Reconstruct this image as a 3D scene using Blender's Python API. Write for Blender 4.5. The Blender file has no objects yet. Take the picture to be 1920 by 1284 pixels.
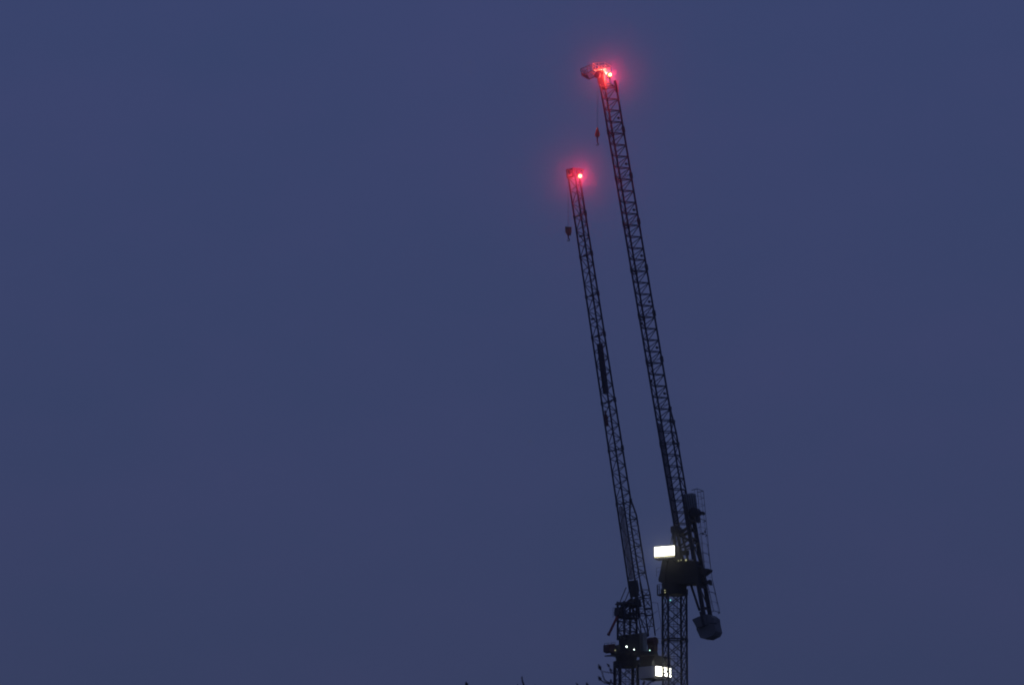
import bpy, math, random
from mathutils import Vector, Matrix
random.seed(7)
R = math.radians
S = bpy.context.scene
COL = S.collection
PI = math.pi

# ------------------------------------------------------------------ camera
CAM = Vector((0, 0, 10.0))
FPX = 7854.0                       # focal length in photograph pixels (1920 wide)
PITCH = R(10.3)
RIGHT = Vector((1, 0, 0))
FWD = Vector((0, math.cos(PITCH), math.sin(PITCH)))
UP = Vector((0, -math.sin(PITCH), math.cos(PITCH)))

def ray(px, py):
    return FWD + RIGHT * ((px - 960) / FPX) + UP * ((642 - py) / FPX)

def on_plane(px, py, o, n):
    d = ray(px, py)
    return CAM + d * ((o - CAM).dot(n) / d.dot(n))

def at_depth(px, py, Y):
    d = ray(px, py)
    return CAM + d * (Y / d.y)

cd = bpy.data.cameras.new('camera')
cam = bpy.data.objects.new('camera', cd)
COL.objects.link(cam)
cam.location = CAM
cam.rotation_euler = (PI / 2 + PITCH, 0, 0)
cd.sensor_width = 36
cd.lens = FPX / 1920 * 36
cd.clip_start = 0.5
cd.clip_end = 12000
cd.dof.use_dof = True
cd.dof.focus_distance = 425
cd.dof.aperture_fstop = 5.6
S.camera = cam

# ------------------------------------------------------------------ materials
def mat(name, col, rough=0.6, metal=0.0, var=0.25, scale=1.5, bump=0.0):
    m = bpy.data.materials.new(name)
    m.use_nodes = True
    nt = m.node_tree
    b = nt.nodes['Principled BSDF']
    b.inputs['Roughness'].default_value = rough
    b.inputs['Metallic'].default_value = metal
    tc = nt.nodes.new('ShaderNodeTexCoord')
    nz = nt.nodes.new('ShaderNodeTexNoise')
    nz.inputs['Scale'].default_value = scale
    nz.inputs['Detail'].default_value = 6
    nt.links.new(tc.outputs['Object'], nz.inputs['Vector'])
    rp = nt.nodes.new('ShaderNodeValToRGB')
    rp.color_ramp.elements[0].position = 0.3
    rp.color_ramp.elements[1].position = 0.7
    rp.color_ramp.elements[0].color = tuple(c * (1 - var) for c in col) + (1,)
    rp.color_ramp.elements[1].color = tuple(min(1, c * (1 + var)) for c in col) + (1,)
    nt.links.new(nz.outputs['Fac'], rp.inputs['Fac'])
    nt.links.new(rp.outputs['Color'], b.inputs['Base Color'])
    if bump:
        bp = nt.nodes.new('ShaderNodeBump')
        bp.inputs['Strength'].default_value = bump
        bp.inputs['Distance'].default_value = 0.02
        nt.links.new(nz.outputs['Fac'], bp.inputs['Height'])
        nt.links.new(bp.outputs['Normal'], b.inputs['Normal'])
    return m

def glow(name, col, strength, sampling='NONE'):
    m = bpy.data.materials.new(name)
    m.use_nodes = True
    b = m.node_tree.nodes['Principled BSDF']
    b.inputs['Base Color'].default_value = (0.3, 0.3, 0.3, 1)
    b.inputs['Emission Color'].default_value = col + (1,)
    b.inputs['Emission Strength'].default_value = strength
    m.cycles.emission_sampling = sampling
    return m

def lit_pane(name, col, strength):
    # a lit window: the pane itself glows evenly in place of the interior
    m = glow(name, col, strength, 'AUTO')
    nt = m.node_tree
    b = nt.nodes['Principled BSDF']
    b.inputs['Roughness'].default_value = 0.1
    return m

M = dict(
    steel=mat('dark_painted_steel', (0.024, 0.027, 0.046), 0.8, 0.0, 0.3, 0.8),
    mach=mat('black_machinery', (0.024, 0.024, 0.027), 0.7, 0.0, 0.35, 1.2),
    plate=mat('grey_grating', (0.30, 0.28, 0.29), 0.7, 0.0, 0.3, 2.5),
    house=mat('dull_green_grey_sheet', (0.22, 0.24, 0.24), 0.6, 0.0, 0.3, 0.9),
    conc=mat('weathered_concrete', (0.16, 0.16, 0.155), 0.85, 0.0, 0.25, 0.7, 0.5),
    cab=mat('pale_cab_paint', (0.42, 0.42, 0.45), 0.5, 0.0, 0.12, 0.6),
    rust=mat('red_oxide_paint', (0.085, 0.016, 0.014), 0.6, 0.0, 0.3, 1.0),
    boom=mat('red_boom_paint', (0.19, 0.025, 0.02), 0.6, 0, 0.3, 1.0),
    hook=mat('orange_red_hook_paint', (0.36, 0.125, 0.045), 0.55, 0.0, 0.25, 2.0),
    rope=mat('steel_rope', (0.10, 0.10, 0.11), 0.5, 0.6, 0.2, 3.0),
    bark=mat('dark_bark', (0.055, 0.045, 0.04), 0.9, 0.0, 0.35, 6.0, 0.6),
    bud=mat('brown_bud', (0.05, 0.035, 0.03), 0.8, 0.0, 0.3, 9.0),
    ground=mat('dark_ground', (0.07, 0.07, 0.065), 0.95, 0.0, 0.45, 0.05, 0.4),
    lens=glow('red_lamp_glow', (1.0, 0.27, 0.0), 2.6),
    bulb=glow('lamp_bulb_glow', (1.0, 0.55, 0.25), 22.0),
    headp=mat('dark_red_head_paint', (0.010, 0.002, 0.002), 0.8, 0, 0.5, 3.0),
    galv=mat('galvanised_rail', (0.45, 0.45, 0.44), 0.5, 0, 0.2, 2.0),
    pane=lit_pane('lit_cab_pane', (1.0, 0.985, 0.88), 3.4),
    bright_pane=lit_pane('bright_cab_pane', (1.0, 0.97, 0.80), 7.5),
    floor_shine=lit_pane('glowing_floor_shine', (1.0, 0.86, 0.22), 1.0),  # glow in place of the lit floor behind the glass
    floor_glow=mat('lit_floor_yellow', (0.5, 0.42, 0.15), 0.6, 0, 0.2, 1.0),  # yellow light on the cab floor put into the colour
    white_led=glow('white_work_light', (0.85, 1.0, 0.92), 9.0),
    green_led=glow('greenish_work_light', (0.5, 1.0, 0.75), 3.5),
    teal_led=glow('teal_marker_light', (0.25, 0.9, 0.9), 1.0),
    dim_led=glow('dim_yellow_light', (0.9, 0.9, 0.45), 0.45),
)

# ------------------------------------------------------------------ mesh builder
class MB:
    def __init__(s):
        s.v = []; s.f = []
    def tube(s, p, q, r, r2=None, n=6):
        p = Vector(p); q = Vector(q)
        r2 = r if r2 is None else r2
        a = q - p
        if a.length < 1e-5: return s
        a.normalize()
        t = Vector((0, 0, 1)) if abs(a.z) < 0.9 else Vector((1, 0, 0))
        u = a.cross(t).normalized(); w = a.cross(u)
        b = len(s.v)
        for c, rr in ((p, r), (q, r2)):
            for k in range(n):
                g = 2 * PI * (k + 0.5) / n
                s.v.append(c + u * (math.cos(g) * rr) + w * (math.sin(g) * rr))
        for k in range(n):
            j = (k + 1) % n
            s.f.append((b + k, b + j, b + n + j, b + n + k))
        s.f.append(tuple(b + k for k in reversed(range(n))))
        s.f.append(tuple(b + n + k for k in range(n)))
        return s
    def path(s, pts, r, r2=None, n=6):
        r2 = r if r2 is None else r2
        m = len(pts) - 1
        for i in range(m):
            s.tube(pts[i], pts[i + 1], r + (r2 - r) * i / m, r + (r2 - r) * (i + 1) / m, n)
        return s
    def bar(s, p, q, w, h, side):
        """rectangular bar from p to q, w along 'side', h across it"""
        p = Vector(p); q = Vector(q)
        a = (q - p).normalized()
        u = (Vector(side) - a * a.dot(Vector(side))).normalized()
        t = a.cross(u)
        b = len(s.v)
        for c in (p, q):
            for i, j in ((-1, -1), (1, -1), (1, 1), (-1, 1)):
                s.v.append(c + u * (i * w / 2) + t * (j * h / 2))
        s.f += [(b, b+1, b+5, b+4), (b+1, b+2, b+6, b+5), (b+2, b+3, b+7, b+6), (b+3, b, b+4, b+7),
                (b+3, b+2, b+1, b), (b+4, b+5, b+6, b+7)]
        return s
    def loft(s, A, B):
        """solid between two equal polygons"""
        n = len(A); b = len(s.v)
        s.v += [Vector(x) for x in A] + [Vector(x) for x in B]
        for k in range(n):
            j = (k + 1) % n
            s.f.append((b + k, b + j, b + n + j, b + n + k))
        s.f.append(tuple(b + k for k in reversed(range(n))))
        s.f.append(tuple(b + n + k for k in range(n)))
        return s
    def ball(s, c, r, nu=12, nv=8, sx=(1, 1, 1)):
        c = Vector(c); b = len(s.v)
        s.v.append(c + Vector((0, 0, r * sx[2])))
        for i in range(1, nv):
            t = PI * i / nv
            for k in range(nu):
                g = 2 * PI * k / nu
                s.v.append(c + Vector((r * sx[0] * math.sin(t) * math.cos(g), r * sx[1] * math.sin(t) * math.sin(g), r * sx[2] * math.cos(t))))
        s.v.append(c + Vector((0, 0, -r * sx[2])))
        e = len(s.v) - 1
        for k in range(nu):
            j = (k + 1) % nu
            s.f.append((b, b + 1 + k, b + 1 + j))
            for i in range(nv - 2):
                o = b + 1 + i * nu
                s.f.append((o + k, o + nu + k, o + nu + j, o + j))
            o = b + 1 + (nv - 2) * nu
            s.f.append((o + k, e, o + j))
        return s
    def disc(s, c, axis, r, w, n=18):
        a = Vector(axis).normalized()
        return s.tube(Vector(c) - a * w / 2, Vector(c) + a * w / 2, r, r, n)
    def build(s, name, m, parent=None, base=None, bevel=0.0):
        me = bpy.data.meshes.new(name)
        o0 = base if base is not None else Vector((0, 0, 0))
        me.from_pydata([tuple(x - o0) for x in s.v], [], s.f)
        me.update()
        me.materials.append(m)
        o = bpy.data.objects.new(name, me)
        COL.objects.link(o)
        if parent is not None: o.parent = parent
        if bevel:
            md = o.modifiers.new('bevel', 'BEVEL'); md.width = bevel; md.segments = 2; md.limit_method = 'ANGLE'
        return o

def thing(name, label, cat, loc, group=None):
    o = bpy.data.objects.new(name, None)
    COL.objects.link(o)
    o.location = loc
    o.empty_display_size = 0.5
    o['label'] = label; o['category'] = cat
    if group: o['group'] = group
    return o

# ------------------------------------------------------------------ crane frame
class Frame:
    """a crane: slewing axis, jib azimuth d, lateral direction l"""
    def __init__(s, px, Y, d, ref_y):
        s.axis = at_depth(px, ref_y, Y)
        s.base = Vector((s.axis.x, s.axis.y, 0))
        s.d = Vector((d[0], d[1], 0)).normalized()
        s.l = Vector((-s.d.y, s.d.x, 0))
        if s.l.x < 0: s.l = -s.l
    def P(s, px, py, lat=0.0):
        o = s.base + s.l * lat
        return on_plane(px, py, o, s.l)
    def prism(s, mb, poly, l0, l1):
        mid = (l0 + l1) / 2
        pts = [s.P(x, y, mid) for x, y in poly]
        mb.loft([p + s.l * (l0 - mid) for p in pts], [p + s.l * (l1 - mid) for p in pts])
        return mb
    def z(s, py):
        return at_depth(0, py, s.base.y).z

def lerp(a, b, t): return a + (b - a) * t

def lattice_mast(fr, root, y_top, half, ang, sect, panels, legr, y_px_axis, name='mast'):
    """square lattice tower from the ground up to picture row y_top"""
    zt = fr.z(y_top)
    u = Vector((math.cos(ang), math.sin(ang), 0)); w = Vector((-math.sin(ang), math.cos(ang), 0))
    cs = [u * (i * half) + w * (j * half) for i, j in ((-1, -1), (1, -1), (1, 1), (-1, 1))]
    legs = MB()
    for c in cs:
        legs.bar(fr.base + c, fr.base + c + Vector((0, 0, zt)), legr * 2, legr * 2, u)
    mast = legs.build(name, M['steel'], root, fr.base)
    n = int(zt / sect)
    lac = MB(); col = []
    z = zt
    k = 0
    ph = sect / panels
    while z - ph > 0.5:
        z2 = z - ph
        for a in range(4):
            A = fr.base + cs[a]; B = fr.base + cs[(a + 1) % 4]
            za = Vector((0, 0, z)); zb = Vector((0, 0, z2))
            lac.tube(A + za, B + zb, 0.05); lac.tube(B + za, A + zb, 0.05)
            lac.tube(A + zb, B + zb, 0.03)
            if k % panels == panels - 1:
                lac.bar(A + zb + Vector((0, 0, .2)), B + zb + Vector((0, 0, .2)), 0.16, 0.14, Vector((0, 0, 1)))
        if k % panels == panels - 1:
            for q in cs:
                col.append(MB().bar(fr.base + q + Vector((0, 0, z2 - .18)), fr.base + q + Vector((0, 0, z2 + .18)), legr * 2.8, legr * 2.8, u))
        z = z2; k += 1
    lac.build('mast_lacing', M['steel'], mast, fr.base)
    for c in col[:12]:
        c.build('splice_collar', M['steel'], mast, fr.base)
    # ladder inside the tower
    lad = MB()
    off = w * (half * 0.45) + u * (half * 0.25)
    for sgn in (-1, 1):
        p = fr.base + off + u * (sgn * 0.2)
        lad.tube(p, p + Vector((0, 0, zt)), 0.02)
    zz = 0.3
    while zz < zt:
        p = fr.base + off + Vector((0, 0, zz))
        lad.tube(p - u * 0.2, p + u * 0.2, 0.012, n=4); zz += 0.3
    lad.build('ladder', M['steel'], mast, fr.base)
    pad = MB().loft([fr.base + u * (i * 3) + w * (j * 3) for i, j in ((-1, -1), (1, -1), (1, 1), (-1, 1))],
                    [fr.base + u * (i * 3) + w * (j * 3) + Vector((0, 0, .6)) for i, j in ((-1, -1), (1, -1), (1, 1), (-1, 1))])
    pad.build('foundation_block', M['conc'], root, fr.base)
    return mast

def rail(mb, pts, h, up=Vector((0, 0, 1)), r=0.022, step=1.1, mid=True):
    """guard rail: posts, top rail and knee rail along pts"""
    for a, b in zip(pts, pts[1:]):
        a = Vector(a); b = Vector(b)
        n = max(1, round((b - a).length / step))
        for i in range(n + 1):
            p = lerp(a, b, i / n); mb.tube(p, p + up * h, r, n=5)
        mb.tube(a + up * h, b + up * h, r, n=5)
        if mid: mb.tube(a + up * h * .52, b + up * h * .52, r * .8, n=5)

def lamp(fr, root, p, aim, beam_w, spill_dir, spill_w):
    """red aircraft warning lamp on a short bracket; its beam looks out over the city, a spill light falls on the head behind it"""
    aim = Vector(aim).normalized(); back = Vector((-aim.x, -aim.y, 0)).normalized()
    hs = MB()
    hs.disc(p + Vector((0, 0, -.3)), (0, 0, 1), 0.15, 0.1)
    hs.tube(p + Vector((0, 0, -.75)), p + Vector((0, 0, -.3)), 0.035)
    hs.tube(p + back * .27 + Vector((0, 0, -.3)), p + back * .27 + Vector((0, 0, .3)), 0.025)
    hs.tube(p + back * .27 + Vector((0, 0, -.3)), p + Vector((0, 0, -.3)), 0.03)
    hs.tube(p + back * .27 + Vector((0, 0, .3)), p + Vector((0, 0, .3)), 0.03)
    hs.disc(p + Vector((0, 0, .28)), (0, 0, 1), 0.08, 0.04)
    h = hs.build('warning_lamp', M['mach'], root, fr.base)
    MB().ball(p, 0.245, 18, 12).build('lamp_lens', M['lens'], h, fr.base)
    MB().ball(p + aim * .17, 0.11, 14, 10).build('lamp_bulb', M['bulb'], h, fr.base)
    def spot(name, pos, dr, watt, col, size, blend):
        L = bpy.data.lights.new(name, 'SPOT')
        L.energy = watt; L.color = col; L.spot_size = R(size); L.spot_blend = blend; L.shadow_soft_size = 0.0
        o = bpy.data.objects.new(name, L); COL.objects.link(o)
        o.parent = h; o.location = pos - fr.base
        o.rotation_euler = Vector(dr).to_track_quat('-Z', 'Y').to_euler()
    spot('warning_beam', p + aim * .32, aim, beam_w, (1.0, 0.03, 0.10), 70, .7)
    sd = Vector(spill_dir).normalized()
    spot('warning_spill', p + sd * .3, sd, spill_w, (1.0, 0.075, 0.045), 172, .3)
    return h

def work_light(fr, root, p, r, m):
    b = MB(); b.disc(p + Vector((0, r * 1.1, 0)), (0, 1, 0), r * 1.2, r * .5)
    o = b.build('work_light', M['mach'], root, fr.base)
    MB().ball(p, r, 10, 8).build('light_lens', m, o, fr.base)

def hook_block(fr, px, top, y0, y1, y2, w, thick, label, slim, sheave_px):
    """hook block hanging on two rope falls"""
    a = at_depth(sheave_px, top, fr_tip_y(fr, px, top))
    Y = a.y
    c0 = at_depth(px, y0, Y); c1 = at_depth(px, y1, Y); c2 = at_depth(px, y2, Y)
    root = thing('hook_block', label, 'crane hook', c2, 'hook blocks hanging from the jib tips')
    x = fr.d; l = fr.l
    H = c0.z - c1.z
    m = MB()
    if slim:   # pointed cheek plates seen edge-on
        prof = [(-.06, 0), (.06, 0), (.27, -.62), (.24, -.8), (.1, -.86), (-.1, -.86), (-.24, -.8), (-.27, -.62)]
    else:      # broad square cheek plates over a narrower foot
        prof = [(-.36, 0), (.36, -.06), (.37, -.58), (.29, -.68), (.3, -.86), (-.16, -.86), (-.2, -.7), (-.35, -.55)]
    ax = RIGHT
    ay = Vector((0, 1, 0))
    A = [c0 + ax * p[0] * w + Vector((0, 0, p[1] / .86 * H)) for p in prof]
    for s in (-1, 1):
        m.loft([q + ay * (s * thick / 2 - .03) for q in A], [q + ay * (s * thick / 2 + .03) for q in A])
    m.loft([lerp(q, c0 - Vector((0, 0, H / 2)), .35) - ay * thick * .4 for q in A], [lerp(q, c0 - Vector((0, 0, H / 2)), .35) + ay * thick * .4 for q in A])
    m.build('cheek_plates', M['hook'], root, c2)
    sh = MB()
    sh.disc(c0 - Vector((0, 0, H * .55)), ay, .2 if slim else .3, thick * .5)
    sh.build('sheave', M['mach'], root, c2)
    sk = MB().tube(c1 + Vector((0, 0, .05)), lerp(c1, c2, .62), .085 if slim else .075, .06)
    sk.build('shank', M['rust'] if slim else M['mach'], root, c2)
    hk = MB()
    cc = lerp(c1, c2, .8); rr = .13
    pts = [cc + ax * (math.cos(t) * rr) + Vector((0, 0, math.sin(t) * rr)) for t in [R(90 - 30 * k) for k in range(10)]]
    hk.path(pts, .06, .03)
    hk.build('hook', M['mach'], root, c2)
    rp = MB()
    for s in (-1, 1):
        rp.tube(c0 + ax * (s * .05) - Vector((0, 0, .1)), a + ax * (s * .06), .011, n=5)
    rp.build('hoist_rope', M['rope'], root, c2)
    return root

def fr_tip_y(fr, px, py): return fr.P(px, py).y

# =================================================================== NEARER CRANE (tall jib)
A = Frame(1264.5, 420, (-math.cos(R(24)), math.sin(R(24))), 1110)
rA = thing('tower_crane', 'taller dark luffing crane with one solid white cab window and a hanging concrete counterweight', 'crane', A.base, 'luffing tower cranes against the dusk sky')
lattice_mast(A, rA, 1112, 0.97, R(14.7), 4.85, 3, 0.085, 1264.5)

# --- jib
bA = 1.28
NB = 38
def yA(i): return 164.6 + 21.5 * i
def botA(i, s):
    t = (yA(i) - 164.6) / (971.6 - 164.6)
    return A.P(lerp(1130.3, 1266.3, t), yA(i)) + A.l * (s * bA / 2)
def topA(i, s=0):
    t = (yA(i) - 164.6) / (958 - 164.6)
    p = A.P(lerp(1155.9, 1288.3, t), yA(i))
    if s:
        k = min(1.0, max(0.0, (i - 28) / 1.6))
        # past the kink the single chord divides into two, the far one standing a little out
        p = p + A.l * (s * bA / 2 * k)
    return p
ch = MB()
for s in (-1, 1):
    ch.tube(botA(0, s), botA(NB + .7, s), 0.1)
    for i in range(28, 38): ch.tube(topA(i, s), topA(i + 1, s), 0.09)
ch.tube(topA(0), topA(28), 0.1)
jibA = ch.build('jib', M['steel'], rA, A.base)
lc = MB()
for i in range(0, NB + 1):
    tops = {-1: topA(i, -1), 1: topA(i, 1)}
    nx = {-1: topA(i + 1, -1), 1: topA(i + 1, 1)}
    lc.tube(botA(i, -1), botA(i, 1), 0.045)
    for s in (-1, 1):
        lc.tube(botA(i, s), tops[s], 0.05)
        if i < NB:
            lc.tube(tops[s], botA(i + 1, s), 0.042)
    if i < NB:
        s = 1 if i % 2 else -1
        lc.tube(botA(i, s), botA(i + 1, -s), 0.032)
        if i >= 29:
            lc.tube(tops[-1], tops[1], 0.048)
            lc.tube(tops[s], nx[-s], 0.042)
# second fan of light diagonals near the section joints
for i in range(3, 28, 4):
    for s in (-1, 1):
        lc.tube(lerp(topA(i), topA(i + 1), .55), lerp(botA(i, s), botA(i + 1, s), .95), 0.026)
lc.build('jib_lacing', M['steel'], jibA, A.base)
for i in (4, 8, 12, 16, 20, 24, 31.2):
    c = MB()
    jd = (botA(i + 1, 1) - botA(i, 1)).normalized()
    for s in (-1, 1):
        p = botA(i, s); c.bar(p - jd * .28, p + jd * .28, .21, .21, A.l)
    if i < 28:
        p = topA(i - .35)
        MB().bar(p - jd * .3, p + jd * .3, .25, .28, A.l).build('chord_splice', M['mach'], jibA, A.base)
    c.bar(botA(i, -1), botA(i, 1), .12, .16, jd)
    c.bar(botA(i + .22, -1), botA(i + .22, 1), .07, .1, jd)
    c.build('section_joint', M['mach'], jibA, A.base)
for i in range(3, 28, 4):     # rope rollers hung just inside the top chord
    c = MB()
    p = lerp(topA(i - .35), lerp(botA(i - .35, -1), botA(i - .35, 1), .5), .22)
    c.disc(p, A.l, .13, .18, 12)
    c.tube(p, topA(i - .35), .03)
    c.build('rope_roller', M['mach'], jibA, A.base)
for i in (20.6, 25.6):        # small boxes on the lower chords
    c = MB(); p = botA(i, -1) + A.l * .35
    c.bar(p - Vector((0, 0, .14)), p + Vector((0, 0, .14)), .24, .2, A.l)
    c.build('junction_box', M['mach'], jibA, A.base)
# gusset where the top chord divides
g = MB()
p = topA(28); g.bar(p - Vector((0, 0, .3)), p + Vector((0, 0, .25)), .3, .24, A.l)
g.build('chord_fork', M['mach'], jibA, A.base)
for i in (29.1, 31.0):
    g = MB(); q0 = topA(i, -1); q1 = topA(i, 1); g.bar(q0, q1, .13, .22, Vector((0, 0, 1)))
    for q in (q0, q1): g.bar(q - Vector((0, 0, .22)), q + Vector((0, 0, .22)), .22, .22, A.l)
    g.build('chord_link', M['mach'], jibA, A.base)
# walkway grating between the lower chords of the heel sections
wk = MB()
i = 29.3
while i < 38.6:
    a0 = botA(i, -1) + A.l * .14; a1 = botA(i, 1) - A.l * .14
    wk.bar(a0, a1, .035, .11, A.d); i += .17
for s in (-.3, 0, .3):
    wk.tube(botA(29.3, 0) + A.l * s, botA(38.6, 0) + A.l * s, .05)
wk.build('walkway_grating', M['plate'], jibA, A.base)

# --- jib head
hd = MB()
A.prism(hd, [(1119.5, 135), (1126, 130), (1133, 133), (1135, 150), (1137, 168), (1127, 168), (1122, 152)], -.28, .28)
hdo = hd.build('jib_head', M['headp'], rA, A.base, bevel=.03)
hx = MB()
hx.tube(A.P(1134, 151), topA(0), .06); hx.tube(A.P(1136, 160), topA(-.1), .045)
hx.bar(topA(-.6), topA(.4), .3, .26, A.l)
hx.tube(botA(0, -1), botA(0, 1), .07)
for s in (-1, 1):
    hx.tube(botA(0, s), A.P(1127, 160) + A.l * s * .26, .06)
hx.build('head_brace', M['headp'], hdo, A.base)
sv = MB()
for s in (-.42, .42): MB().disc(A.P(1123, 143, 0) + A.l * s, A.l, .33, .1).build('head_sheave', M['mach'], hdo, A.base)
# work basket projecting from the head
bk = MB()
lo = [(1097.5, 145.5), (1114.5, 138)]; hi = [(1095, 133.5), (1112.5, 126)]
Lb = .92
c = {}
for s in (-1, 1):
    for k in (0, 1):
        c[('lo', k, s)] = A.P(*lo[k]) + A.l * Lb * s
        c[('hi', k, s)] = A.P(*hi[k]) + A.l * Lb * s
for s in (-1, 1):
    bk.tube(c[('lo', 0, s)], c[('lo', 1, s)], .05); bk.tube(c[('hi', 0, s)], c[('hi', 1, s)], .035)
    m0 = lerp(c[('lo', 0, s)], c[('hi', 0, s)], .5); m1 = lerp(c[('lo', 1, s)], c[('hi', 1, s)], .5)
    bk.tube(m0, m1, .022)
    for t in (0, .33, .66, 1):
        bk.tube(lerp(c[('lo', 0, s)], c[('lo', 1, s)], t), lerp(c[('hi', 0, s)], c[('hi', 1, s)], t), .028)
    bk.tube(c[('lo', 0, s)], c[('hi', 1, s)], .02)
for k in (0, 1):
    for h_ in ('lo', 'hi'): bk.tube(c[(h_, k, -1)], c[(h_, k, 1)], .045)
    for t in (.5,):
        bk.tube(lerp(c[('lo', k, -1)], c[('lo', k, 1)], t), lerp(c[('hi', k, -1)], c[('hi', k, 1)], t), .022)
for t in range(1, 6):
    t /= 6
    bk.tube(lerp(c[('lo', 0, -1)], c[('lo', 1, -1)], t), lerp(c[('lo', 0, 1)], c[('lo', 1, 1)], t), .022)
# toe board of the outer end
e0, e1 = c[('lo', 0, -1)], c[('lo', 0, 1)]
upv = (c[('hi', 0, -1)] - e0)
bk.loft([e0, e1, e1 + upv * .55, e0 + upv * .55], [e0 + A.d * .03, e1 + A.d * .03, e1 + upv * .55 + A.d * .03, e0 + upv * .55 + A.d * .03])
bk.tube(c[('lo', 1, -1)], A.P(1122, 146), .06); bk.tube(c[('lo', 1, 1)], A.P(1124, 150), .06)
bk.build('head_basket', M['steel'], hdo, A.base)
# guard rails round the top of the head
gr = MB()
ring = [A.P(1116.5, 133) - A.l * .7, A.P(1116.5, 133) + A.l * .7, A.P(1139, 131) + A.l * .7, A.P(1139, 131) - A.l * .7, A.P(1116.5, 133) - A.l * .7]
rail(gr, ring, .62, r=.028, step=.7)
dk = [A.P(1118, 134) - A.l * .6, A.P(1118, 134) + A.l * .6, A.P(1138, 132) + A.l * .6, A.P(1138, 132) - A.l * .6]
for t in range(6):
    t /= 5
    gr.tube(lerp(dk[0], dk[3], t), lerp(dk[1], dk[2], t), .03)
gr.tube(A.P(1127, 124), A.P(1137, 139), .08); gr.tube(A.P(1139, 128), A.P(1143, 138), .06)
gr.bar(A.P(1124, 127.5), A.P(1134, 130.5), .4, .2, A.l)
gr.build('head_railing', M['galv'], hdo, A.base)
lamp(A, rA, A.P(1146.5, 142.5) - A.l * .45, (0.03, -1, -.2), 1250, (-.7, .6, -.2), 3000)

# --- heel, back beam, counterweight
hl = MB()
A.prism(hl, [(1262, 988), (1272, 986), (1279, 995), (1277, 1004), (1266, 1005), (1262, 998)], -.72, .72)
hl.build('jib_heel', M['mach'], rA, A.base, bevel=.04)
af = MB()
for s in (-.7, .7):
    af.bar(A.P(1268, 1000, 0) + A.l * s, A.P(1272, 1052, 0) + A.l * s, .28, .3, A.l)
    af.bar(A.P(1275, 1003, 0) + A.l * s, A.P(1286, 1052, 0) + A.l * s, .22, .22, A.l)
    af.bar(A.P(1277, 1004, 0) + A.l * s, A.P(1301, 1018, 0) + A.l * s, .14, .16, A.l)
    af.bar(A.P(1281, 1024, 0) + A.l * s, A.P(1302, 1008, 0) + A.l * s, .14, .16, A.l)
    af.bar(A.P(1277, 1002, 0) + A.l * s, A.P(1296, 990, 0) + A.l * s, .2, .3, A.l)
    af.bar(A.P(1281, 1028, 0) + A.l * s, A.P(1302, 1024, 0) + A.l * s, .14, .16, A.l)
    af.tube(A.P(1266, 1002, 0) + A.l * s, A.P(1261.5, 1024, 0) + A.l * s, .045)
af.bar(A.P(1284, 1036, -.7), A.P(1284, 1036, .7), .5, .9, Vector((0, 0, 1)))
af.build('support_frame', M['mach'], rA, A.base)
bb = MB()
for s in (-.92, .92):
    bb.bar(A.P(1291, 952) + A.l * s, A.P(1325.5, 1153) + A.l * s, .3, .38, A.l)
for y, x in ((975, 1296), (1010, 1301.5), (1060, 1310), (1100, 1317), (1140, 1323.5)):
    bb.bar(A.P(x, y) - A.l * .85, A.P(x, y) + A.l * .85, .22, .2, Vector((0, 0, 1)))
for (x0, y0, x1, y1) in ((1296, 975, 1301.5, 1010), (1301.5, 1010, 1310, 1060), (1310, 1060, 1317, 1100), (1317, 1100, 1323.5, 1140)):
    bb.tube(A.P(x0, y0) - A.l * .8, A.P(x1, y1) + A.l * .8, .06)
bm = bb.build('counter_jib', M['mach'], rA, A.base)
st = MB()
for s in (-.5,):
    st.bar(A.P(1299, 1097) + A.l * s, A.P(1315, 1145) + A.l * s, .16, .2, A.l)
st.build('counter_jib_strut', M['mach'], bm, A.base)
hs = MB()
A.prism(hs, [(1282, 927), (1302, 924.5), (1306, 956), (1288, 958)], -.25, .55)
ho = hs.build('machinery_house', M['house'], rA, A.base, bevel=.04)
rb = MB()
for k in range(5):
    x = 1284 + k * 4.2
    rb.bar(A.P(x, 927.5, -.27), A.P(x + 4.6, 957, -.27), .05, .05, A.l)
rb.build('house_rib', M['mach'], ho, A.base)
wn = MB()
wn.disc(A.P(1303.5, 960), A.l, .46, .95, 18)
A.prism(wn, [(1306, 953), (1312, 958), (1313, 965), (1306, 969)], -.3, .3)
wn.tube(A.P(1310, 961), A.P(1319, 962), .16, .14, 10)
wn.disc(A.P(1318, 962), A.l, .19, .3, 12)
wn.build('luffing_winch', M['mach'], rA, A.base)
mt = MB()
A.prism(mt, [(1306, 968), (1311, 968), (1312, 978), (1308, 980)], -.3, .3)
mt.build('winch_motor', M['mach'], rA, A.base)
# guard rail and ladder down the back of the counter jib
lr = MB()
def rp(y): return 1308 + (y - 915) * .166
LR = [(918, 1313), (975, 1318.5), (1037, 1324), (1080, 1329), (1110, 1336), (1147, 1344.5)]
def lrx(y):
    for (y0, x0), (y1, x1) in zip(LR, LR[1:]):
        if y <= y1 or y1 == 1147: return lerp(x0, x1, (y - y0) / (y1 - y0))
ys = [918, 931, 945, 959, 974, 989, 1001, 1019, 1037, 1053, 1067, 1081, 1096, 1110, 1128, 1146]
outer = [A.P(lrx(y), y) for y in ys]
inner = [A.P(rp(y) - 6, y + 2.5) for y in ys]
for s in (-.85, .85):
    for a_, b_ in zip(outer, outer[1:]): lr.tube(a_ + A.l * s, b_ + A.l * s, .024, n=5)
for k, (o, inn) in enumerate(zip(outer, inner)):
    big = ys[k] in (918, 974, 1001, 1037, 1110, 1146)
    for s in (-.85, .85):
        lr.tube(inn + A.l * s, o + A.l * s, .036 if big else .018, n=5)
    lr.tube(o - A.l * .85, o + A.l * .85, .034 if big else .016, n=5)
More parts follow.
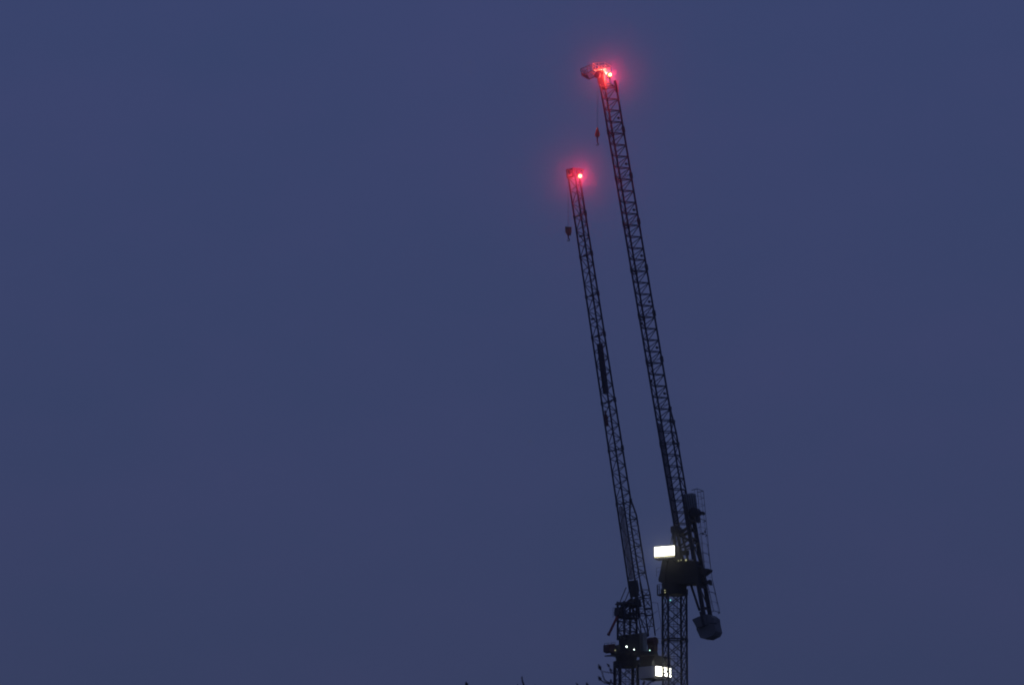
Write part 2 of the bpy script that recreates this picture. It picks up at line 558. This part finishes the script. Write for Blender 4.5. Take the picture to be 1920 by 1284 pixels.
mid = [lerp(i_, o, .5) for i_, o in zip(inner, outer)]
for s in (-.85, .85):
    for a_, b_ in zip(mid, mid[1:]): lr.tube(a_ + A.l * s, b_ + A.l * s, .016, n=5)
lr.build('guard_rail', M['steel'], bm, A.base)
for (x, y) in ((1318, 1000), (1322, 996.5)):
    b_ = MB(); b_.bar(A.P(x, y - 2), A.P(x, y + 2), .14, .12, A.l); b_.build('rail_lamp_box', M['mach'], bm, A.base)
# counterweight blocks
cw = MB()
A.prism(cw, [(1320.5, 1151.5), (1336.5, 1153.2), (1343.8, 1159.2), (1344.5, 1167.5), (1348.3, 1184), (1344.5, 1191.5), (1331, 1198), (1319.5, 1197), (1311.5, 1180), (1315.5, 1170)], -.95, .95)
cwo = cw.build('counterweight', M['conc'], rA, A.base, bevel=.03)
c2 = MB()
A.prism(c2, [(1298.5, 1161), (1312, 1155), (1322, 1154), (1324, 1171), (1316, 1174.5), (1307, 1176.5)], -1.35, -.97)
c2.build('counterweight_block', M['conc'], cwo, A.base, bevel=.03)
c3 = MB()
for pp in (-1.4,):
    c3.bar(A.P(1313.5, 1146, pp), A.P(1320, 1173, pp), .2, .22, A.l)
    c3.bar(A.P(1330.5, 1167.3, pp), A.P(1343.5, 1168.6, pp), .06, .09, A.l)
c3.build('hanger_strap', M['mach'], cwo, A.base)

# --- slewing platform
pf = MB()
A.prism(pf, [(1252, 1049), (1304, 1050), (1311, 1076), (1311, 1096), (1250, 1096), (1241, 1088)], -1.05, 1.05)
po = pf.build('slewing_platform', M['mach'], rA, A.base, bevel=.04)
pf2 = MB()
A.prism(pf2, [(1243, 1049), (1252, 1048), (1247, 1094), (1236, 1090)], -1.25, -.8)
pf2.build('platform_skirt', M['mach'], po, A.base, bevel=.03)
pw = MB()
A.prism(pw, [(1318, 1065), (1333, 1067), (1332, 1071), (1323, 1078), (1318, 1078)], -.5, .5)
pw.tube(A.P(1320, 1092), A.P(1332, 1090), .2, .16, 10)
pw.bar(A.P(1331, 1087), A.P(1332.5, 1096), .5, .22, A.l)
pw.build('hydraulic_unit', M['mach'], rA, A.base)
for x, y in ((1272, 1050.5), (1277, 1049.5), (1286, 1049.5)):
    MB().ball(A.P(x, y, -1.1), .06 if x < 1280 else .1, 8, 6).build('bright_patch', M['dim_led'], po, A.base)  # glowing dots standing in for bright patches, no lamps known there
hp = MB(); hp.bar(A.P(1292, 1048.6, -1.1), A.P(1299.5, 1050.0, -1.1), .1, .14, A.l)
hp.build('pale_panel', M['cab'], po, A.base)  # pale bar standing in for another bright patch
zr0 = A.z(1096); zr1 = A.z(1113)
rg = MB()
rg.tube(Vector((A.base.x, A.base.y, zr1 + .45)), Vector((A.base.x, A.base.y, zr0 + .1)), 1.22, 1.3, 28)
rg.tube(Vector((A.base.x, A.base.y, zr1 - .12)), Vector((A.base.x, A.base.y, zr1 + .45)), 1.38, 1.38, 28)
rgo = rg.build('slewing_ring', M['mach'], rA, A.base)
rr_ = MB()
cen = Vector((A.base.x, A.base.y, zr1 - .1))
pts = [cen + Vector((math.cos(t) * 1.75, math.sin(t) * 1.75, 0)) for t in [R(150 + 15 * k) for k in range(13)]]
rail(rr_, pts[:6], 1.0, r=.022, step=.8)
for p_ in pts[:6]: rr_.tube(p_, cen + (p_ - cen) * .75, .04)
rr_.build('ring_railing', M['steel'], rgo, A.base)
rl = MB()
rail(rl, [A.P(1231, 1080, -1.6), A.P(1240, 1078.5, -1.6)], .85, r=.02, step=.5)
rl.build('platform_railing', M['steel'], po, A.base)
work_light(A, rA, A.P(1257, 1124.5, -.9), .075, M['teal_led'])
work_light(A, rA, A.P(1246.5, 1106, -1.6), .06, M['dim_led'])
work_light(A, rA, A.P(1247, 1110, -1.6), .06, M['dim_led'])
work_light(A, rA, A.P(1288, 1126, 1.0), .045, M['teal_led'])

# --- cab, its long side glazed and lit
def box_between(fr, mb, poly, l0, l1): return fr.prism(mb, poly, l0, l1)
cl0, cl1 = -2.05, -.75
W = [(1226.6, 1025.2), (1265.6, 1022.2), (1265.6, 1043), (1226.6, 1046)]     # near face seen at lat cl0
face = [A.P(x, y, cl0) for x, y in W]
back = [p + A.l * (cl1 - cl0) for p in face]
uz = Vector((0, 0, 1))
hgt = (face[0] - face[3]).z
cb = MB()
# floor and roof slabs, corner posts, rear wall
def slab(mb, a, b, c_, d_, t): mb.loft([a, b, c_, d_], [a + uz * t, b + uz * t, c_ + uz * t, d_ + uz * t])
slab(cb, face[3] - uz * .10, face[2] - uz * .10, back[2] - uz * .10, back[3] - uz * .10, .10)
slab(cb, face[0], face[1], back[1], back[0], .08)
for p_ in (face, back):
    for k in (2, 3):
        cb.tube(p_[k], p_[k] + uz * hgt, .035, n=4)
cb.loft([face[2], back[2], back[1], face[1]], [p_ + A.d * .05 for p_ in (face[2], back[2], back[1], face[1])])
cab = cb.build('operator_cab', M['mach'], rA, A.base)
wp = MB()
wp.loft([p_ + A.l * .04 for p_ in face], [p_ + A.l * .06 for p_ in face])
wp.build('side_window', M['pane'], cab, A.base)
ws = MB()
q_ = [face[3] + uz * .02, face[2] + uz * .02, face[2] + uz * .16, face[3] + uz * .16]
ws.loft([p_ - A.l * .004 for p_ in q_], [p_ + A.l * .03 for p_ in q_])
ws.build('floor_shine_strip', M['floor_shine'], cab, A.base)  # glowing strip added for the yellow light on the cab floor
wf = MB()
wf.loft([face[0] - A.d * .04, back[0] - A.d * .04, back[3] - A.d * .04, face[3] - A.d * .04], [face[0] - A.d * .02, back[0] - A.d * .02, back[3] - A.d * .02, face[3] - A.d * .02])
wf.build('front_window', M['pane'], cab, A.base)
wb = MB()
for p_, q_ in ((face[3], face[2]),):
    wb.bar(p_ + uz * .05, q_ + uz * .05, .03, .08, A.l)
wb.build('lit_floor_sill', M['floor_glow'], cab, A.base)  # sill coloured yellow to stand for the lit floor edge
cbr = MB()
for x in (1246, 1260):
    cbr.bar(A.P(x, 1048, -1.4), A.P(x + 8, 1054, -.9), .2, .2, A.l)
cbr.build('cab_bracket', M['mach'], cab, A.base)

# =================================================================== FARTHER CRANE (shorter in the picture)
B = Frame(1174.2, 434, (-.7071, -.7071), 1245)
rB = thing('tower_crane', 'shorter dark luffing crane with three lit cab panes and a black panel on its jib', 'crane', B.base, 'luffing tower cranes against the dusk sky')
lattice_mast(B, rB, 1246, 0.97, R(14.7), 4.85, 3, 0.13, 1174)

bB = .98
NL = 24
def yB(i): return 331 + 25.17 * i
def _pl(pts, y):
    for (y0, x0), (y1, x1) in zip(pts, pts[1:]):
        if y <= y1 or (y1, x1) == pts[-1]:
            return lerp(x0, x1, (y - y0) / (y1 - y0))
BOT = [(331, 1072.2), (935, 1161.4), (1110, 1187.4)]
TOP = [(331, 1086.6), (935, 1182.2), (967, 1187), (1076, 1204.3), (1192, 1219)]
def botB(y, s): return B.P(_pl(BOT, y), y) + B.l * (s * bB / 2)
def topB(y, s=0):
    k = min(1, max(0, (y - 935) / 30)) if y > 935 else 0
    return B.P(_pl(TOP, y), y) + B.l * (s * bB / 2 * k)
ch = MB()
for s in (-1, 1):
    ch.tube(botB(331, s), botB(1108, s), 0.095)
    ch.path([topB(y, s) for y in (935, 951, 967, 1000, 1040, 1076)], .088)
ch.tube(topB(331), topB(935), 0.095)
jibB = ch.build('jib', M['steel'], rB, B.base)
lc = MB()
for i in range(0, 30):
    y0, y1 = yB(i), yB(i + 1)
    if y0 > 1070: break
    m_ = (y0 + y1) / 2
    s = 1 if i % 2 else -1
    lc.tube(botB(y0, s), botB(y1, -s), .042)
    for s in (-1, 1):
        lc.tube(botB(y0, s), topB(m_, s), .042); lc.tube(topB(m_, s), botB(y1, s), .042)
    if y0 > 960:
        lc.tube(topB(y0, -1), topB(y0, 1), .035)
        lc.tube(topB(y0, -1), topB(y1, 1), .028)
        if i % 2: lc.bar(topB(m_, -1), topB(m_, 1), .1, .1, uz)
lc.build('jib_lacing', M['steel'], jibB, B.base)
for y in (406, 481, 556, 632, 755, 845, 945):
    c = MB()
    jd = (botB(y + 10, 1) - botB(y, 1)).normalized()
    for s in (-1, 1):
        p = botB(y, s); c.bar(p - jd * .2, p + jd * .2, .18, .18, B.l)
    p = topB(y - 6); c.bar(p - jd * .26, p + jd * .26, .2, .24, B.l)
    c.bar(botB(y, -1), botB(y, 1), .09, .1, jd)
    for s in (-1, 1): c.tube(botB(y, s), topB(y - 6), .04)
    c.build('section_joint', M['mach'], jibB, B.base)
for y, f in ((443, .35), (598, .3)):
    c = MB(); p = lerp(botB(y, -1), botB(y, 1), f + .2)
    c.bar(p - B.l * .22, p + B.l * .22, .18, .16, uz); c.build('junction_box', M['mach'], jibB, B.base)
# long dark panel fixed between the chords
pn = MB()
cq = [(1124.3, 644), (1136.3, 738)]
p0 = B.P(*cq[0]); p1 = B.P(*cq[1])
pn.bar(p0, p1, .62, .3, RIGHT)
pno = pn.build('equipment_panel', M['mach'], jibB, B.base, bevel=.03)
for k in range(9):
    pr = MB()
    p = lerp(p0, p1, (k + .5) / 9); pr.bar(p - RIGHT * .34 - FWD * .16, p + RIGHT * .34 - FWD * .16, .06, .06, uz)
    pr.build('panel_rib', M['mach'], pno and jibB, B.base)
sw = MB()
a0 = B.P(1135.5, 777); a1 = B.P(1138.5, 799)
sw.bar(a0, a1, .34, .3, RIGHT); sw.tube(lerp(a0, a1, .25) - RIGHT * .25, lerp(a0, a1, .25) + RIGHT * .25, .12, n=10)
sw.tube(a0, a0 + (a0 - a1) * .35, .09)
sw.build('rope_winch', M['rust'], jibB, B.base)
# walkway grating on the heel section
wk = MB()
y = 950
while y < 1086:
    wk.bar(botB(y, -1) + B.l * .2, botB(y, 1) - B.l * .2, .035, .1, B.d); y += 2.6
for s in (-.2, .05, .25):
    wk.tube(botB(950, 0) + B.l * s, botB(1086, 0) + B.l * s, .045)
wk.build('walkway_grating', M['plate'], jibB, B.base)
# --- jib head: tapered cheek plates with a round hole, sheave, lamp
hd = MB()
for s in (-.42, .42):
    o = B.l * s
    top_ = [(1068.5, 317.5), (1080, 318.5), (1088, 320), (1086.5, 325), (1079, 331), (1073, 332.5), (1069.5, 332)]
    pts = [B.P(x, y) + o for x, y in top_]
    for a_, b_ in zip(pts, pts[1:] + pts[:1]): hd.bar(a_, b_, .09, .16, B.l)
    hd.bar(B.P(1078, 318) + o, B.P(1077, 331) + o, .08, .2, B.l)
    hd.bar(B.P(1069.5, 328) + o, B.P(1080, 329) + o, .08, .2, B.l)
    hd.bar(B.P(1082, 319) + o, B.P(1079, 330) + o, .08, .3, B.l)
for x, y in ((1068.5, 317.8), (1088, 320), (1070, 332)):
    hd.bar(B.P(x, y) - B.l * .5, B.P(x, y) + B.l * .5, .14, .14, uz)
hdo = hd.build('jib_head', M['headp'], rB, B.base)
sv = MB(); sv.disc(B.P(1069.5, 322), B.l, .26, .16); sv.build('head_sheave', M['mach'], hdo, B.base)
lamp(B, rB, B.P(1087.2, 331) - FWD * .72, (0, -1, -.2), 1150, (-.7, .6, -.2), 600)

# --- heel pivot and rear frame
hv = MB()
B.prism(hv, [(1183, 1088), (1190, 1087), (1193, 1104), (1192, 1118), (1187, 1119), (1185, 1104)], -.45, .45)
hv.build('jib_heel', M['mach'], rB, B.base, bevel=.04)
rf = MB()
for s in (-.5, .5):
    o = B.l * s
    rf.path([B.P(1204.3, 1076) + o, B.P(1212.5, 1115) + o, B.P(1222, 1192) + o], .075)
    rf.path([B.P(1193, 1092) + o, B.P(1198, 1120) + o, B.P(1210, 1192) + o], .065)
    ys = [(1196, 1106, 1210.5, 1106), (1199, 1122, 1213.5, 1122), (1201, 1140, 1216, 1140), (1204, 1153, 1217.5, 1153), (1207, 1174, 1220, 1174)]
    for k, (x0, y0, x1, y1) in enumerate(ys):
        rf.tube(B.P(x0, y0) + o, B.P(x1, y1) + o, .045)
        if k + 1 < len(ys):
            X0, Y0, X1, Y1 = ys[k + 1]
            rf.tube(B.P(x0, y0) + o, B.P(X1, Y1) + o, .035)
            rf.tube(B.P(x1, y1) + o, B.P(X0, Y0) + o, .035)
for (x, y) in ((1212.5, 1115), (1216, 1141), (1217.5, 1153), (1198, 1120), (1203, 1150)):
    rf.bar(B.P(x, y) - B.l * .5, B.P(x, y) + B.l * .5, .12, .12, uz)
rf.tube(B.P(1212.5, 1115) - B.l * .5, B.P(1216, 1141) + B.l * .5, .035)
rf.tube(B.P(1217.5, 1153) + B.l * .5, B.P(1221, 1188) - B.l * .5, .035)
rfo = rf.build('rear_frame', M['steel'], rB, B.base)
# leaning leg from the heel to the deck
ll = MB()
for s in (-.4, .4):
    ll.bar(B.P(1189, 1116) + B.l * s, B.P(1194, 1158) + B.l * s, .16, .18, B.l)
    ll.tube(B.P(1194, 1156) + B.l * s, B.P(1209, 1194) + B.l * s, .06)
ll.build('heel_leg', M['steel'], rB, B.base)
# upright cage over the slewing ring
cg = MB()
ca, cc_ = 1.87 / 2, .94 / 2
cgc = B.base + Vector((.12, 0, 0))
zb, zt = B.z(1200), B.z(1128)
leg = []
for i, j in ((-1, -1), (1, -1), (1, 1), (-1, 1)):
    q = cgc + B.d * (i * ca) + B.l * (j * cc_)
    leg.append(q)
    cg.bar(q + uz * zb, q + uz * (zt if i == 1 else zt - .2), .17, .17, B.d)
lv = [lerp(zb, zt, t) for t in (0, .24, .48, .72, .97)]
for k in range(4):
    for a in range(4):
        p, q = leg[a], leg[(a + 1) % 4]
        cg.tube(p + uz * lv[k + 1], q + uz * lv[k + 1], .045)
        if (a + k) % 2: p, q = q, p
        cg.tube(p + uz * lv[k], q + uz * lv[k + 1], .045)
        if a % 2 == 0: cg.tube(q + uz * lv[k], p + uz * lv[k + 1], .035)
cgo = cg.build('upright_cage', M['steel'], rB, B.base)
sp = MB()
for y, w_ in ((1159, 1.0), (1134, .8)):
    z_ = B.z(y)
    q = [cgc + B.d * (i * ca * 1.15) + B.l * (j * cc_ * 1.5) + uz * z_ for i, j in ((-1, -1), (1, -1), (1, 1), (-1, 1))]
    sp.loft(q, [x + uz * .14 for x in q])
B.prism(sp, [(1164, 1150), (1184, 1148), (1185, 1154), (1165, 1158)], -.5, .5)
B.prism(sp, [(1186, 1126), (1196, 1124), (1198, 1138), (1188, 1140)], -.4, .4)
sp.build('service_platform', M['mach'], cgo, B.base)
dr = MB()
for s in (-.35, .35):
    o = B.l * s
    dr.bar(B.P(1190, 1121) + o, B.P(1158.5, 1147) + o, .2, .26, B.l)
    dr.tube(B.P(1178.5, 1100) + o, B.P(1163, 1137) + o, .05)
    dr.tube(B.P(1184, 1126) + o, B.P(1168, 1150) + o, .06)
B.prism(dr, [(1156, 1139), (1167, 1137), (1170, 1146), (1162, 1156), (1155, 1153)], -.3, .3)
dr.build('tie_strut', M['mach'], rB, B.base)
bo = MB().tube(B.P(1160, 1150), B.P(1141.3, 1188.5), .13, .13, 10)
bo.disc(B.P(1141.3, 1188.5), (B.P(1141.3, 1188.5) - B.P(1160, 1150)), .17, .16, 10)
bo.build('red_boom', M['boom'], rB, B.base)
# --- deck machinery
de = MB()
B.prism(de, [(1166, 1221), (1217, 1222), (1219, 1230), (1166, 1229.5)], -1.2, 1.2)
deo = de.build('slewing_platform', M['mach'], rB, B.base, bevel=.03)
gb = MB()
B.prism(gb, [(1199, 1186), (1207, 1185), (1208, 1223), (1200, 1223)], -.45, .45)
gb.build('control_cabinet', M['house'], rB, B.base, bevel=.04)
mb_ = MB()
B.prism(mb_, [(1169, 1190), (1190, 1188), (1191, 1222), (1169, 1222)], -.7, .7)
mb_.build('engine_housing', M['mach'], rB, B.base, bevel=.05)
hw = MB()
B.prism(hw, [(1219.5, 1196), (1228, 1196), (1228, 1221), (1219.5, 1221)], -.42, .42)
hw.disc(B.P(1223, 1202), B.l, .45, 1.0)
hw.build('hoist_winch', M['rust'], rB, B.base, bevel=.04)
lw = MB()
B.prism(lw, [(1136.5, 1208), (1148, 1206.5), (1148, 1222), (1142, 1224), (1136.5, 1221)], -.45, .45)
lw.build('drum_winch', M['rust'], rB, B.base, bevel=.07)
lp = MB()
B.prism(lp, [(1140, 1227.5), (1156, 1227.5), (1156, 1229.5), (1140, 1229.5)], -.5, .5)
B.prism(lp, [(1148, 1210), (1160, 1208), (1160, 1228), (1149, 1226)], -.3, .3)
lpo = lp.build('winch_deck', M['mach'], deo, B.base)
lq = MB()
rail(lq, [B.P(1133.5, 1219, .1), B.P(1153.5, 1217, .1)], .75, r=.02, step=.6)
lq.build('guard_rail', M['steel'], deo, B.base); lq = MB()
rail(lq, [B.P(1149.5, 1157, 0), B.P(1158.5, 1157, 0)], 1.02, r=.02, step=.4)
lq.build('guard_rail', M['steel'], deo, B.base); lq = MB()
rq = [(1221, 1128), (1233, 1130), (1239, 1167)]
lq.path([B.P(x, y) for x, y in rq], .022)
lq.path([B.P(1233, 1144), B.P(1222, 1153)], .02); lq.path([B.P(1237, 1176), B.P(1227, 1184)], .02)
lq.path([B.P(1239, 1167), B.P(1242, 1222)], .02)
for y in (1196, 1206, 1216): lq.tube(B.P(1230, y), B.P(1241, y), .018)
lq.build('guard_rail', M['steel'], deo, B.base)
rg = MB()
z0, z1 = B.z(1246), B.z(1229)
bx = Vector((B.base.x, B.base.y, 0))
rg.tube(bx + uz * (z0 + .35), bx + uz * z1, 1.05, 1.15, 28)
rg.tube(bx + uz * (z0 - .25), bx + uz * (z0 + .35), 1.36, 1.36, 28)
rg.build('slewing_ring', M['mach'], rB, B.base)
work_light(B, rB, B.P(1174.9, 1211.5, .95), .065, M['white_led'])
work_light(B, rB, B.P(1189, 1216.8, 1.0), .045, M['white_led'])
work_light(B, rB, B.P(1218.4, 1218.4, .7), .05, M['green_led'])
work_light(B, rB, B.P(1153.5, 1218.4, .5), .06, M['dim_led'])
# --- cab: dark upper housing over a pale lower body, three lit panes
L1 = 4.8; L0 = 2.5
fN = [B.P(x, y, L1) for x, y in ((1228, 1248), (1258.4, 1250.8), (1258.4, 1269), (1228, 1266.6))]
D1 = (fN[0] - B.base).dot(B.d); D0 = (fN[1] - B.base).dot(B.d)
zc1 = fN[0].z; zc0 = fN[3].z
def cabp(d_, l_, z_): return B.base + B.d * d_ + B.l * l_ + uz * z_
def cbox(mb, d0, d1, l0, l1, z0_, z1_):
    q = [(d0, l0), (d1, l0), (d1, l1), (d0, l1)]
    return mb.loft([cabp(a, b, z0_) for a, b in q], [cabp(a, b, z1_) for a, b in q])
cb = MB(); cbox(cb, D0, D1, L0, L1, zc0 - .12, zc1 + .06)
cab = cb.build('operator_cab', M['cab'], rB, B.base, bevel=.03)
ub = MB(); cbox(ub, D0 - .05, D1 - .05, L0 + .05, L1 - .1, zc1 + .06, zc1 + 1.15)
ub.build('cab_roof_housing', M['mach'], cab, B.base, bevel=.04)
fl = MB(); cbox(fl, D0 - .08, D1 - .15, L0 + .1, L1 + .03, zc0 - .22, zc0 - .12)
fl.build('cab_floor', M['mach'], cab, B.base)
wl = D1 - D0
for k in range(3):
    w = MB()
    a = D1 - .07 - k * (wl - .1) / 3; b_ = a - (wl - .1) / 3 + .03
    cbox(w, b_, a, L1 + .003, L1 + .03, zc0 + .06, zc1 - .02)
    w.build('side_window', M['bright_pane'], cab, B.base)
fr_ = MB()
for k in range(4):
    a = D1 - .035 - k * (wl - .1) / 3
    cbox(fr_, a - .012, a + .012, L1 + .002, L1 + .05, zc0, zc1 + .02)
cbox(fr_, D0, D1, L1 + .002, L1 + .05, zc0 - .06, zc0 + .06)
fr_.build('window_frame', M['mach'], cab, B.base)
op = MB(); op.ball(cabp(D1 - wl * .72, L1 + .06, zc0 + .55), .09); op.build('door_handle', M['mach'], cab, B.base)
arm = MB()
for z_ in (zc1 + .3, zc1 + .9):
    arm.bar(cabp(-.6, 1.0, z_), cabp(-.6, L0 + .3, z_), .2, .2, uz)
arm.build('cab_support', M['mach'], cab, B.base)

# --- hooks
hook_block(A, 1120, 150, 240, 257, 274, .95, .3, 'slim pointed red hook block on thin ropes beside the taller crane', True, 1121)
hook_block(B, 1065.6, 322, 425.5, 441, 452, .92, .34, 'broad square red hook block on thin ropes beside the shorter crane', False, 1065)

# =================================================================== bare trees in front
def frame_z(Y): return at_depth(960, 1284, Y).z

def bare_tree(px, Y, label, twigs, seed, spread):
    rnd = random.Random(seed)
    b = at_depth(px, 1284, Y); base = Vector((b.x, Y, 0))
    root = thing('bare_tree', label, 'tree', base, 'bare treetops below the cranes')
    zl = frame_z(Y) - .35
    tr = MB()
    tp = [base, base + Vector((.1, .05, 2.5)), base + Vector((-.05, .1, 5)), base + Vector((.1, 0, 7.2))]
    tr.path(tp, .26, .17, 10)
    tr.build('trunk', M['bark'], root, base)
    cr = MB(); ends = []
    def grow(p, d, L, r, depth):
        q = p
        n = 3
        for k in range(n):
            d = (d + Vector((rnd.uniform(-.22, .22), rnd.uniform(-.22, .22), rnd.uniform(-.02, .2)))).normalized()
            q2 = q + d * (L / n)
            if q2.z > zl - .05:
                d.z = -.05; d.normalize(); q2 = q + d * (L / n)
            cr.tube(q, q2, r * (1 - k * .15), r * (1 - (k + 1) * .15), 5)
            q = q2
        ends.append((q, r * .5))
        if depth == 0: return
        for k in range(3 if depth > 1 else 4):
            a = rnd.uniform(0, 2 * PI); t = rnd.uniform(.3, .75)
            dd = (d + Vector((math.cos(a) * t, math.sin(a) * t, rnd.uniform(-.1, .35)))).normalized()
            grow(q, dd, L * rnd.uniform(.6, .8), r * .58, depth - 1)
    for k in range(6):
        a = 2 * PI * k / 6 + rnd.uniform(-.3, .3)
        p = lerp(tp[2], tp[3], rnd.uniform(.1, 1))
        grow(p, Vector((math.cos(a) * spread, math.sin(a) * spread, 1)).normalized(), rnd.uniform(2.6, 3.4), .11, 3)
    bds = []
    for tw in twigs:
        pts = [at_depth(x, y, Y + tw.get('dy', 0)) for x, y in tw['p']]
        # run the twig down to the nearest limb end
        q = min(ends, key=lambda e: (e[0] - pts[0]).length)
        r0 = tw.get('r', .016)
        mid = lerp(q[0], pts[0], .5) + Vector((0, 0, -.15))
        if not tw.get('side'): cr.path([q[0], mid, pts[0]], max(r0 * 1.3, .02), r0, 5)
        cr.path(pts, r0, r0 * .45, 5)
        for (x0, y0, x1, y1, rr) in tw.get('buds', []):
            a0 = at_depth(x0, y0, Y + tw.get('dy', 0)); a1 = at_depth(x1, y1, Y + tw.get('dy', 0))
            m = lerp(a0, a1, .4)
            bds.append(MB().tube(a0, m, rr * .45, rr, 7).tube(m, a1, rr, rr * .15, 7))
    co = cr.build('crown', M['bark'], root, base)
    for bd in bds: bd.build('bud', M['bud'], co, base)

bare_tree(1168, 60, 'bare treetop with curling budded twigs rising beside the shorter crane mast', [
    dict(p=[(1160, 1300), (1152, 1281), (1143, 1279), (1135, 1276), (1131, 1268), (1129, 1260), (1126.5, 1254)], r=.013, buds=[(1126.5, 1255, 1121.8, 1244, .026)]),
    dict(p=[(1150, 1261), (1139, 1259.5), (1129, 1258)], r=.009, side=1),
    dict(p=[(1150, 1292), (1142, 1281), (1133, 1279), (1127, 1274), (1123.5, 1269)], r=.012, buds=[(1127, 1275, 1121.5, 1266.5, .026)]),
    dict(p=[(1152, 1264), (1146, 1258), (1143, 1252)], r=.008, side=1, buds=[(1146, 1258, 1143, 1251, .018)], dy=3),
    dict(p=[(1155, 1262), (1146, 1254), (1139, 1247)], r=.006, side=1, buds=[(1143, 1249, 1138, 1243, .018)], dy=5),
    dict(p=[(1152, 1284), (1147, 1279), (1145, 1273)], r=.009, buds=[(1146, 1278, 1145, 1272, .018)]),
    dict(p=[(1206, 1292), (1214, 1283), (1221, 1277), (1229, 1273.5)], r=.015, buds=[(1222, 1277, 1231, 1272.5, .02)]),
    dict(p=[(1204, 1292), (1206, 1284), (1208, 1277)], r=.013, buds=[(1206, 1284, 1208.5, 1275, .022)]),
    dict(p=[(1200, 1272), (1206, 1274), (1212, 1279)], r=.007, side=1, dy=2),
    dict(p=[(1106, 1294), (1102, 1286), (1100, 1280)], r=.014, buds=[(1102, 1286, 1099.5, 1278, .02)]),
    dict(p=[(1092, 1296), (1085, 1286), (1080, 1279.5)], r=.017),
    dict(p=[(1094, 1296), (1098, 1288), (1101, 1281)], r=.014),
], 3, .42)
bare_tree(955, 66, 'bare treetop showing only a few twig tips at the frame foot', [
    dict(p=[(992, 1300), (983, 1286), (979.5, 1276), (978.5, 1267)], r=.019),
    dict(p=[(966, 1298), (970, 1288), (970.5, 1281.5)], r=.012),
    dict(p=[(880, 1300), (876, 1288), (873.5, 1278.5)], r=.022, buds=[(876, 1286, 873.2, 1277, .03)]),
    dict(p=[(1000, 1300), (1004, 1290), (1003, 1283)], r=.014),
], 11, .55)

# =================================================================== setting
g = MB()
N = 24
RAD = 1800
b0 = len(g.v)
for i in range(N + 1):
    for j in range(N + 1):
        g.v.append(Vector(((i / N - .5) * 2 * RAD, (j / N - .5) * 2 * RAD + 300, 0)))
for i in range(N):
    for j in range(N):
        a = i * (N + 1) + j
        g.f.append((a, a + N + 1, a + N + 2, a + 1))
go = g.build('ground', M['ground'])
go['kind'] = 'structure'

# haze: one closed box of thin even air, added to spread halos round the lamps
hz = MB()
q = [Vector((x * 1900, y * 1900 + 300, -1)) for x, y in ((-1, -1), (1, -1), (1, 1), (-1, 1))]
hz.loft(q, [p + uz * 131 for p in q])
hm = bpy.data.materials.new('halo_haze'); hm.use_nodes = True
hm.cycles.volume_sampling = 'DISTANCE'
nt = hm.node_tree; nt.nodes.clear()
out = nt.nodes.new('ShaderNodeOutputMaterial'); pv = nt.nodes.new('ShaderNodeVolumePrincipled')
pv.inputs['Color'].default_value = (.92, .93, .95, 1)
pv.inputs['Density'].default_value = 0.00025
pv.inputs['Anisotropy'].default_value = 0.9945
nt.links.new(pv.outputs[0], out.inputs['Volume'])
ho_ = hz.build('haze', hm); ho_['kind'] = 'stuff'

# =================================================================== dusk sky
w = bpy.data.worlds.new('World'); S.world = w; w.use_nodes = True
nt = w.node_tree
bg = nt.nodes['Background']
sk = nt.nodes.new('ShaderNodeTexSky'); sk.sky_type = 'NISHITA'; sk.sun_disc = False
sk.sun_elevation = R(-3); sk.sun_rotation = R(250); sk.ozone_density = 3
tc = nt.nodes.new('ShaderNodeTexCoord')
mp = nt.nodes.new('ShaderNodeMapping'); mp.inputs['Scale'].default_value = (13, 13, 24)
nz = nt.nodes.new('ShaderNodeTexNoise'); nz.inputs['Scale'].default_value = 1.3; nz.inputs['Detail'].default_value = 5; nz.inputs['Roughness'].default_value = .55
nt.links.new(tc.outputs['Generated'], mp.inputs['Vector']); nt.links.new(mp.outputs[0], nz.inputs['Vector'])
sp_ = nt.nodes.new('ShaderNodeSeparateXYZ'); nt.links.new(tc.outputs['Generated'], sp_.inputs[0])
el = nt.nodes.new('ShaderNodeValToRGB')       # dusk cloud deck, a little bluer with height
e_ = el.color_ramp.elements
e_[0].position = .05; e_[0].color = (.0420, .0555, .127, 1)
e_[1].position = .30; e_[1].color = (.0455, .0630, .169, 1)
nt.links.new(sp_.outputs['Z'], el.inputs['Fac'])
mt_ = nt.nodes.new('ShaderNodeValToRGB')      # faint violet and blue-green mottling of the cloud
mt_.color_ramp.elements[0].position = .28; mt_.color_ramp.elements[1].position = .72
mt_.color_ramp.elements[0].color = (.94, .99, .975, 1)
mt_.color_ramp.elements[1].color = (1.075, 1.01, 1.025, 1)
nt.links.new(nz.outputs['Fac'], mt_.inputs['Fac'])
cr = nt.nodes.new('ShaderNodeMix'); cr.data_type = 'RGBA'; cr.blend_type = 'MULTIPLY'; cr.inputs['Factor'].default_value = 1
nt.links.new(el.outputs[0], cr.inputs['A']); nt.links.new(mt_.outputs[0], cr.inputs['B'])
mx = nt.nodes.new('ShaderNodeMix'); mx.data_type = 'RGBA'; mx.inputs['Factor'].default_value = .92
nt.links.new(sk.outputs[0], mx.inputs['A']); nt.links.new(cr.outputs['Result'], mx.inputs['B'])
nt.links.new(mx.outputs['Result'], bg.inputs['Color'])
bg.inputs['Strength'].default_value = 1.0

S.view_settings.view_transform = 'Standard'
S.view_settings.look = 'None'
S.view_settings.gamma = 1.0
S.view_settings.exposure = 0.0
S.view_settings.use_curve_mapping = False
S.cycles.use_denoising = True
S.cycles.use_light_tree = False
S.cycles.max_bounces = 6
S.cycles.volume_bounces = 0
S.cycles.filter_width = 1.9
